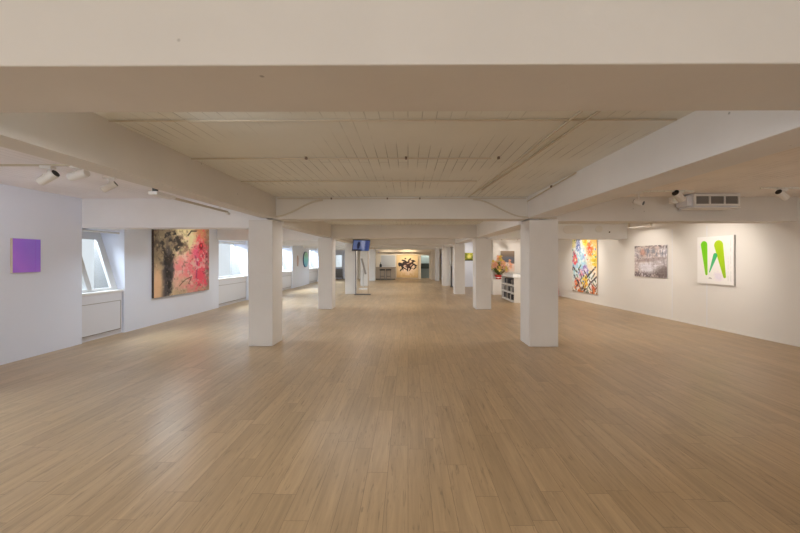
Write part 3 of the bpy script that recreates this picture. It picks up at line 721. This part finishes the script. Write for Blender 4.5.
# services beyond the second pillars
o = thing('lighting_track', 'dark track with small lamps above the bookshelf aisle', 'track', (4.0, 13.6, S2))
link('rail', B((-.9, .9, -.02, .02, -.16, -.13)), 'conduit', o)
for q in (-.7, .7): link('rod', B((q, q+.01, -.005, .005, -.13, 0)), 'conduit', o)
for k, (x, mm) in enumerate(((-.42, 'clip'), (-.02, 'white'), (.2, 'clip'), (.52, 'white'))):
    link('lamp_head', T([(x, 0, -.17), (x+.08, .05, -.25)], .035, 12), mm, o)
spot('tiny lit spotlight by the last pillar, aimed at the narrow lilac picture', (2.2, 22.95, S2), 0, .2, .14, .04, 'lens', False, drop=.52)
# surface conduits and cables in the middle bay
def conduit(label, pts, r, m='conduit', clips=()):
    o = thing('conduit', label, 'conduit')
    link('pipe', T(pts, r, 8), m, o, smooth=True)
    for c in clips: link('clip', B((c[0]-.011, c[0]+.011, c[1]-.014, c[1]+.014, c[2]-.014, c[2]+.012)), 'clip', o)
    return o
zc = S1-.0095
conduit('thin painted conduit crossing the nearest soffit, nearer the camera', [(-2.25, 3.62, zc), (.86, 3.62, zc)], .008, clips=[(-1.05, 3.6, zc), (-.02, 3.6, zc), (.93, 3.6, zc)])
conduit('thin painted conduit crossing the nearest soffit, nearer the pillars', [(-2.25, 4.70, zc), (.92, 4.70, zc)], .009)
conduit('slanting pair of painted pipes on the nearest soffit', [(1.02, 5.93, zc), (1.15, 4.0, zc), (1.25, 1.66, zc)], .009)
conduit('short painted pipe beside the slanting pipes', [(1.12, 5.3, zc), (1.24, 3.9, zc), (1.36, 2.2, zc)], .009)
conduit('painted pipe on the nearest soffit close to the overhead beam', [(-2.25, 2.62, zc), (2.0, 2.62, zc)], .007)
def arc(x0, z0, x1, z1, y, n=14):
    pts = []
    for k in range(n+1):
        t = k/n; s = t*t*(3-2*t); pts.append((x0+(x1-x0)*t, y, z0+(z1-z0)*s))
    return pts
conduit('painted pipe along the top of the nearest cross beam', [(-2.22, 5.935, S1-.03), (2.0, 5.935, S1-.03)], .010, clips=[(-1.3, 5.93, S1-.03), (.2, 5.93, S1-.03), (-.35, 5.93, S1-.03)])
conduit('curved pipe dropping to the first pillar on the window side', arc(-1.45, S1-.06, -2.26, H+.70, 5.925), .015)
conduit('curved pipe dropping to the first pillar on the bookshelf side', arc(1.1, S1-.05, 2.0, H+.69, 5.925)+[(2.09, 5.915, H+.675), (2.5, 5.91, H+.67)], .012)
conduit('painted pipe running up the nearest long white beam', [(2.005, 5.9, S1-.09), (2.01, 5.0, S1-.05), (2.01, 4.2, S1-.02)], .009, clips=[(2.0, 4.9, S1-.04)])

# ------------------------------------------------------------------ furniture
# television on its stand
o = thing('television_stand', 'slim twin-post stand with a flat base below the tilted television', 'stand', (-1.88, 14.42, 0))
link('base_plate', B((-.30, .36, -.25, .09, .0, .02)), 'dark', o, bevel=.004)
link('post', B((-.285, -.255, -.015, .015, .02, 2.0)), 'dark', o)
link('post', B((.225, .25, -.015, .015, .02, 2.0)), 'wood', o)
link('crossbar', B((-.285, .25, -.012, .012, 1.97, 2.0)), 'dark', o)
tv = thing('television', 'tilted flat television showing a blue picture, high on its stand', 'television', (-1.88, 14.08, 2.0))
tv.rotation_euler = (math.radians(22), 0, math.radians(28))
link('casing', B((-.36, .36, 0, .05, -.235, .235)), 'black', tv, bevel=.006)
painted('screen', .69, .44, 60, 40, screen_image, tv, 'screen', y=-.003)
link('mount', B((-.08, .08, .05, .12, -.08, .08)), 'dark', tv)
# kiosk
o = thing('information_kiosk', 'slender kiosk, slanted panel on a thin pole, by the fourth pillar', 'kiosk', (-2.17, 16.9, 0))
link('base_plate', B((-.2, .2, -.18, .18, 0, .015)), 'offwhite', o, bevel=.003)
link('pole', T([(0, 0, .015), (0, 0, .95)], .02, 10), 'steel', o)
bm = bmesh.new(); hexa(bm, [(.10, -.16, .72), (.15, -.16, .72), (.15, .16, .72), (.10, .16, .72), (-.10, -.16, 1.48), (-.05, -.16, 1.48), (-.05, .16, 1.48), (-.10, .16, 1.48)])
link('slanted_panel', bm, 'grille', o)
# bar counter, stools, projector screen panel
o = thing('bar_counter', 'long beige bar counter with a dark top against the far wall', 'counter', (-1.56, 24.2, 0))
link('body', B((-.72, .70, -.0, .45, .06, .83)), 'amber', o)
link('plinth', B((-.70, .68, .03, .45, 0, .06)), 'dark', o)
link('worktop', B((-.76, .72, -.05, .47, .83, .87)), 'counter_top', o, bevel=.004)
link('side_post', B((-.74, -.70, -.03, .02, 0, .83)), 'offwhite', o)
def stool(label, x):
    o = thing('bar_stool', label, 'stool', (x, 23.80, 0), 0, 'black bar stools at the counter')
    link('seat', B((-.18, .18, -.17, .17, .66, .735)), 'black', o, bevel=.02)
    for sx in (-1, 1):
        for sy in (-1, 1):
            link('leg', T([(sx*.12, sy*.11, .66), (sx*.155, sy*.15, 0)], .014, 8), 'grille', o)
    for q in (-.14, .125): link('footrest', B((-.145, .145, q, q+.015, .25, .265)), 'dark', o)
stool('black bar stool nearer the window side at the counter', -1.74)
stool('black bar stool nearer the golden painting at the counter', -1.32)
o = thing('wall_panel', 'blank blue-grey panel on the far wall above the bar counter', 'panel', (-1.43, YE-.002, 1.28))
link('board', B((-.50, .50, -.03, 0, -.40, .40)), mat('blue_grey_board', (.52, .55, .58), .5), o)
link('frame', B((-.52, -.50, -.035, 0, -.42, .42), (.50, .52, -.035, 0, -.42, .42), (-.5, .5, -.035, 0, .40, .42), (-.5, .5, -.035, 0, -.42, -.40)), 'offwhite', o)
o = thing('bottle', 'dark bottle standing on the bar counter', 'bottle', (-1.90, 24.3, .87))
link('body', T([(0, 0, 0), (0, 0, .16), (0, 0, .21), (0, 0, .23)], [.085, .085, .05, .025], 14), 'black', o, smooth=True)
link('neck', T([(0, 0, .225), (0, 0, .33)], .018, 10), 'black', o)
o = thing('exit_light', 'tiny lilac sign light above the bar counter', 'sign light', (-2.12, YE-.002, 1.93))
link('housing', B((-.06, .06, -.04, 0, -.05, .05)), 'offwhite', o); link('face', B((-.05, .05, -.043, -.04, -.04, .04)), 'lilac', o)
o = thing('desk', 'dark desk seen in the passage through the far doorway', 'desk', (1.23, YE+.75, 0))
link('desktop', B((-.45, .45, -.15, .2, 1.06, 1.10)), 'dark_green', o); link('modesty_panel', B((-.45, .45, -.12, -.1, .72, 1.06)), 'dark_green', o)
link('leg', B((-.44, -.40, -.1, .15, 0, 1.06)), 'dark_green', o); link('leg', B((.40, .44, -.1, .15, 0, 1.06)), 'dark_green', o)
# radiators in the far corner
o = thing('radiator', 'dark ribbed radiator under the far narrow window', 'radiator', (-5.0, YE-.12, 0))
link('ribs', B(*[(-.32+.08*k, -.27+.08*k, 0, .08, .1, .72) for k in range(8)]), 'grille', o); link('pipe', T([(-.34, .04, .14), (.34, .04, .14)], .02), 'dark', o)
for q in (-.3, .27): link('leg', B((q, q+.03, .02, .06, 0, .12)), 'dark', o)
# slim black upright at fourth right pillar
o = thing('standing_sign', 'slim black upright board beside the fourth pillar of the bookshelf side', 'sign board', (2.245, 18.1, 0))
link('board', B((-.045, .045, -.02, .02, .04, 1.10)), 'dark', o); link('base_plate', B((-.07, .07, -.12, .05, 0, .04)), 'dark', o)

# bookshelf counter
BX, BY0, BY1, BH = 3.54, 11.70, 13.25, .86
o = thing('bookshelf', 'low white three-tier bookshelf facing the middle aisle', 'bookshelf', (BX, (BY0+BY1)/2, 0))
L_ = BY1-BY0; hl = L_/2; dp = .42
link('end_panel', B((0, dp, -hl, -hl+.03, 0, BH-.03)), 'white', o); link('end_panel', B((0, dp, hl-.03, hl, 0, BH-.03)), 'white', o)
link('back_panel', B((dp-.02, dp, -hl+.03, hl-.03, 0, BH-.03)), 'shelf_inside', o)
link('top_board', B((-.01, dp+.02, -hl-.01, hl+.01, BH-.03, BH)), 'white', o, bevel=.003)
SZ = (.06, .33, .59)
for z in SZ: link('shelf', B((0, dp-.02, -hl+.03, hl-.03, z-.06, z)), 'white', o)
bcol = [mat('book_dark', (.035, .03, .035), .5), mat('book_grey', (.22, .21, .22), .5), mat('book_cream', (.55, .50, .44), .6), mat('book_brown', (.16, .09, .06), .5), mat('book_slate', (.08, .09, .13), .5), mat('book_white', (.72, .71, .69), .6)]
bn = ['black', 'grey', 'cream', 'brown', 'slate blue', 'white']; tn = ['bottom', 'middle', 'top']
rg = random.Random(11)
for t, z in enumerate(SZ):
    yy = BY0+.05; k = 0
    while yy < BY1-.2:
        th = .035+rg.random()*.055; hh = .13+rg.random()*.07; ci = rg.choice((0, 0, 1, 1, 3, 4, 2, 5))
        d = .2+rg.random()*.05
        b = thing('book', f'{bn[ci]} upright book on the {tn[t]} tier of the low bookshelf', 'book', (BX+.03+rg.random()*.03, yy+th/2, z+.001), 0, f'{bn[ci]} books on the {tn[t]} tier of the bookshelf')
        link('cover', B((0, d, -th/2, -th/2+.004, 0, hh), (0, d, th/2-.004, th/2, 0, hh), (0, .004, -th/2, th/2, 0, hh)), bcol[ci], b)
        link('pages', B((.004, d-.006, -th/2+.004, th/2-.004, .004, hh-.004)), 'paper', b)
        yy += th+.003+(.10 if rg.random() < .12 else 0); k += 1
# things on the counter
o = thing('display_case', 'shallow white tray of papers on the low bookshelf', 'tray', (BX+.20, 12.4, BH))
link('tray', B((-.17, .2, -.45, .5, 0, .03), (-.17, -.15, -.45, .5, .03, .10), (.18, .2, -.45, .5, .03, .10)), 'paper', o, bevel=.003)
link('papers', B((-.13, .16, -.35, .0, .03, .07), (-.12, .15, .06, .42, .03, .085)), 'white', o)
# plinth with flowers
o = thing('plinth', 'low white plinth under the flower arrangement', 'plinth', (3.72, 14.50, 0))
link('body', B((-.27, .27, -.22, .22, 0, .60)), 'wall_warm', o, bevel=.004)
link('top_board', B((-.28, .28, -.23, .23, .60, .63)), 'white', o, bevel=.003)
def leaf_blade(bm, base, d, l, w, droop):
    d = Vector(d).normalized(); s = d.cross(Vector((0, 0, 1))).normalized(); rows = []
    for k in range(6):
        t = k/5; p = Vector(base)+d*l*t+Vector((0, 0, -droop*t*t*l)); ww = w*math.sin(PI*min(1, t*.92+.06))
        rows.append((bm.verts.new(p-s*ww/2), bm.verts.new(p+s*ww/2)))
    for a, b in zip(rows, rows[1:]): bm.faces.new((a[0], a[1], b[1], b[0]))
o = thing('flower_arrangement', 'tall peach and yellow flower arrangement in a red wrapped pot', 'flowers', (3.74, 14.47, .63)); o.scale = (1.15, 1.15, 1.2)
bm = bmesh.new(); tube(bm, [(0, 0, 0), (0, 0, .06), (0, 0, .12), (0, 0, .15)], [.10, .11, .13, .16], 20)
link('pot', bm, 'red', o, smooth=True)
bm = bmesh.new()
for k in range(10): leaf_blade(bm, (0, 0, .05), (math.cos(k*.63), math.sin(k*.63), .35), .24, .12, .4)
link('wrapping', bm, 'paper', o)
rg = random.Random(3)
bm = bmesh.new(); bs = bmesh.new(); heads = []
for k in range(46):
    a = rg.random()*2*PI; e = .5+rg.random()*1.0
    d = (math.cos(a)*math.cos(e), math.sin(a)*math.cos(e)*.6, math.sin(e)); l = .26+rg.random()*.22
    leaf_blade(bm, (d[0]*.12, d[1]*.12, .16+d[2]*.1), d, l, .05+.03*rg.random(), .25)
for k in range(34):
    a = rg.random()*2*PI; e = .35+rg.random()*1.15; l = .34+rg.random()*.28
    tip = Vector((math.cos(a)*math.cos(e)*l*1.0, math.sin(a)*math.cos(e)*l*.6, .15+math.sin(e)*l))
    tube(bs, [(0, 0, .12), tip*.5+Vector((0, 0, .06)), tip], .005, 5); heads.append((tip, k))
link('leaves', bm, 'leaf', o); link('stems', bs, 'leaf', o)
for tip, k in heads:
    bm = bmesh.new(); r = .085+.04*rg.random()
    for j in range(7):
        a = j*2*PI/7; leaf_blade(bm, tip, (math.cos(a), -.35, math.sin(a)), r, r*.8, .1)
    link('blossom', bm, 'petal_yellow' if (k % 3 == 0) else 'petal', o)
# pink ornament by the painting wall
o = thing('floor_vase', 'slim pinkish vase on the floor behind the nearest pillar', 'vase', (6.02, 13.75, 0))
o.location.x = 5.83
link('body', T([(0, 0, 0), (0, 0, .05), (0, 0, .2), (0, 0, .38), (0, 0, .5)], [.05, .07, .075, .045, .02], 18), 'pink', o, smooth=True)
link('neck', T([(0, 0, .49), (0, 0, .60)], [.02, .024], 14), 'pink', o, smooth=True)

# ------------------------------------------------------------------ lights
def area(name, loc, rot, sx, sy, power, col=(1, 1, 1)):
    l = bpy.data.lights.new(name, 'AREA'); l.shape = 'RECTANGLE'; l.size = sx; l.size_y = sy; l.energy = power; l.color = col
    o = bpy.data.objects.new(name, l); C.objects.link(o); o.location = loc; o.rotation_euler = rot; return o
DAY = (.76, .88, 1.0)
for (y0, y1, p) in ((6.08, 7.0, 1), (10.5, 12.4, 1), (15.15, 17.2, 1), (20.15, 22.2, 1), (1.5, 3.0, 1), (-1.6, .2, 1)):
    area('daylight', (-7.15, (y0+y1)/2, 2.62), (0, -math.radians(58), 0), .9, (y1-y0)+.3, 260*(y1-y0)*p, DAY)
area('daylight_back', (0, YB-.5, 1.5), (PI/2, 0, 0), 9, 1.8, 265, (1, .89, .83))
def spotlamp(name, loc, target, power, col=(1, .80, .60), ang=70, blend=.8, r=.05):
    l = bpy.data.lights.new(name, 'SPOT'); l.energy = power; l.color = col; l.spot_size = math.radians(ang); l.spot_blend = blend; l.shadow_soft_size = r
    o = bpy.data.objects.new(name, l); C.objects.link(o); o.location = loc
    o.rotation_euler = (Vector(target)-Vector(loc)).to_track_quat('-Z', 'Y').to_euler(); return o
WARM = (1, .89, .78)
spotlamp('spot_green', (5.0, 6.9, 2.38), (6.5, 7.4, 1.4), 75, WARM, 80)
spotlamp('spot_grey', (4.9, 8.9, 2.38), (6.3, 9.2, 1.4), 75, WARM, 80)
spotlamp('spot_floral', (4.7, 11.9, 2.38), (6.1, 12.1, 1.2), 90, WARM, 85)
spotlamp('spot_near', (5.0, 4.2, 2.38), (6.6, 4.2, 1.3), 8, WARM, 90)
spotlamp('spot_office', (4.3, 13.0, 2.38), (4.3, 14.9, 1.2), 90, WARM, 100)
spotlamp('spot_golden', (0, 23.7, 2.3), (0, 25.2, 1.2), 90, (1, .78, .5), 90)
spotlamp('spot_bar', (-1.4, 23.75, 2.3), (-1.4, 25.2, .9), 45, (1, .85, .65), 100)
spotlamp('spot_niche', (3.0, 16.8, 2.35), (3.0, 18.2, 1.2), 50, WARM, 90)
spotlamp('spot_partition', (2.2, 22.86, 1.93), (2.3, 24.3, 1.5), 14, WARM, 80)
spotlamp('spot_tree', (-4.2, 8.6, 2.38), (-5.7, 8.9, 1.4), 45, (1, .93, .85), 95)
spotlamp('spot_purple', (-4.0, 3.9, 2.35), (-5.7, 5.0, 1.5), 38, (.85, .88, 1), 95)
# added fill lights without fittings, hidden behind the beams, washing the floor
for y, p in ((2.0, 16), (6.75, 28), (11.1, 40), (15.4, 42), (19.7, 42), (23.85, 12)):
    area('bay_fill', (-.25, y, 2.44 if y < 6 else 2.36), (0, -.1, 0), 3.3, .35, p*1.1, (1, .97, .95))
for y, p in ((2.0, 22), (6.8, 34), (11.2, 36), (15.6, 34), (19.8, 34)):
    area('bay_fill', (-4.3, y, 2.46 if y < 6 else 2.38), (0, -.5, 0), 1.2, .35, p*1.5, (.74, .87, 1))
for y, p in ((2.0, 18), (6.8, 28), (11.1, 34)):
    area('bay_fill', (4.3, y, 2.52 if y < 6 else 2.44), (0, 0, 0), 2.2, .35, p, (1, .91, .80))
area('bay_fill', (-1.9, 1.9, 2.33), (0, -.85, 0), .25, .4, 9, (.84, .92, 1))  # added cool fill, unseen, brightening the long beam opposite
area('passage_light', (1.23, YE+.6, 2.3), (0, 0, 0), .6, .3, 14)

# world: bright overcast
w = bpy.data.worlds.new('overcast'); bpy.context.scene.world = w; w.use_nodes = True
bg = w.node_tree.nodes['Background']; bg.inputs[0].default_value = (.88, .94, 1, 1); bg.inputs[1].default_value = .9

# ------------------------------------------------------------------ camera
cam = bpy.data.cameras.new('camera'); co = bpy.data.objects.new('camera', cam); C.objects.link(co)
cam.sensor_width = 36; cam.lens = 36*F/800
YAW = .0068
co.location = (0, 0, H); co.rotation_euler = (PI/2, 0, YAW)
cam.shift_x = -(408-400-F*YAW)/800
cam.shift_y = -(266.5-258)/800
bpy.context.scene.camera = co
sc = bpy.context.scene
sc.view_settings.view_transform = 'Standard'
sc.view_settings.exposure = .0
sc.cycles.max_bounces = 12; sc.cycles.diffuse_bounces = 8
sc.cycles.use_denoising = True
sc.cycles.sample_clamp_indirect = 6
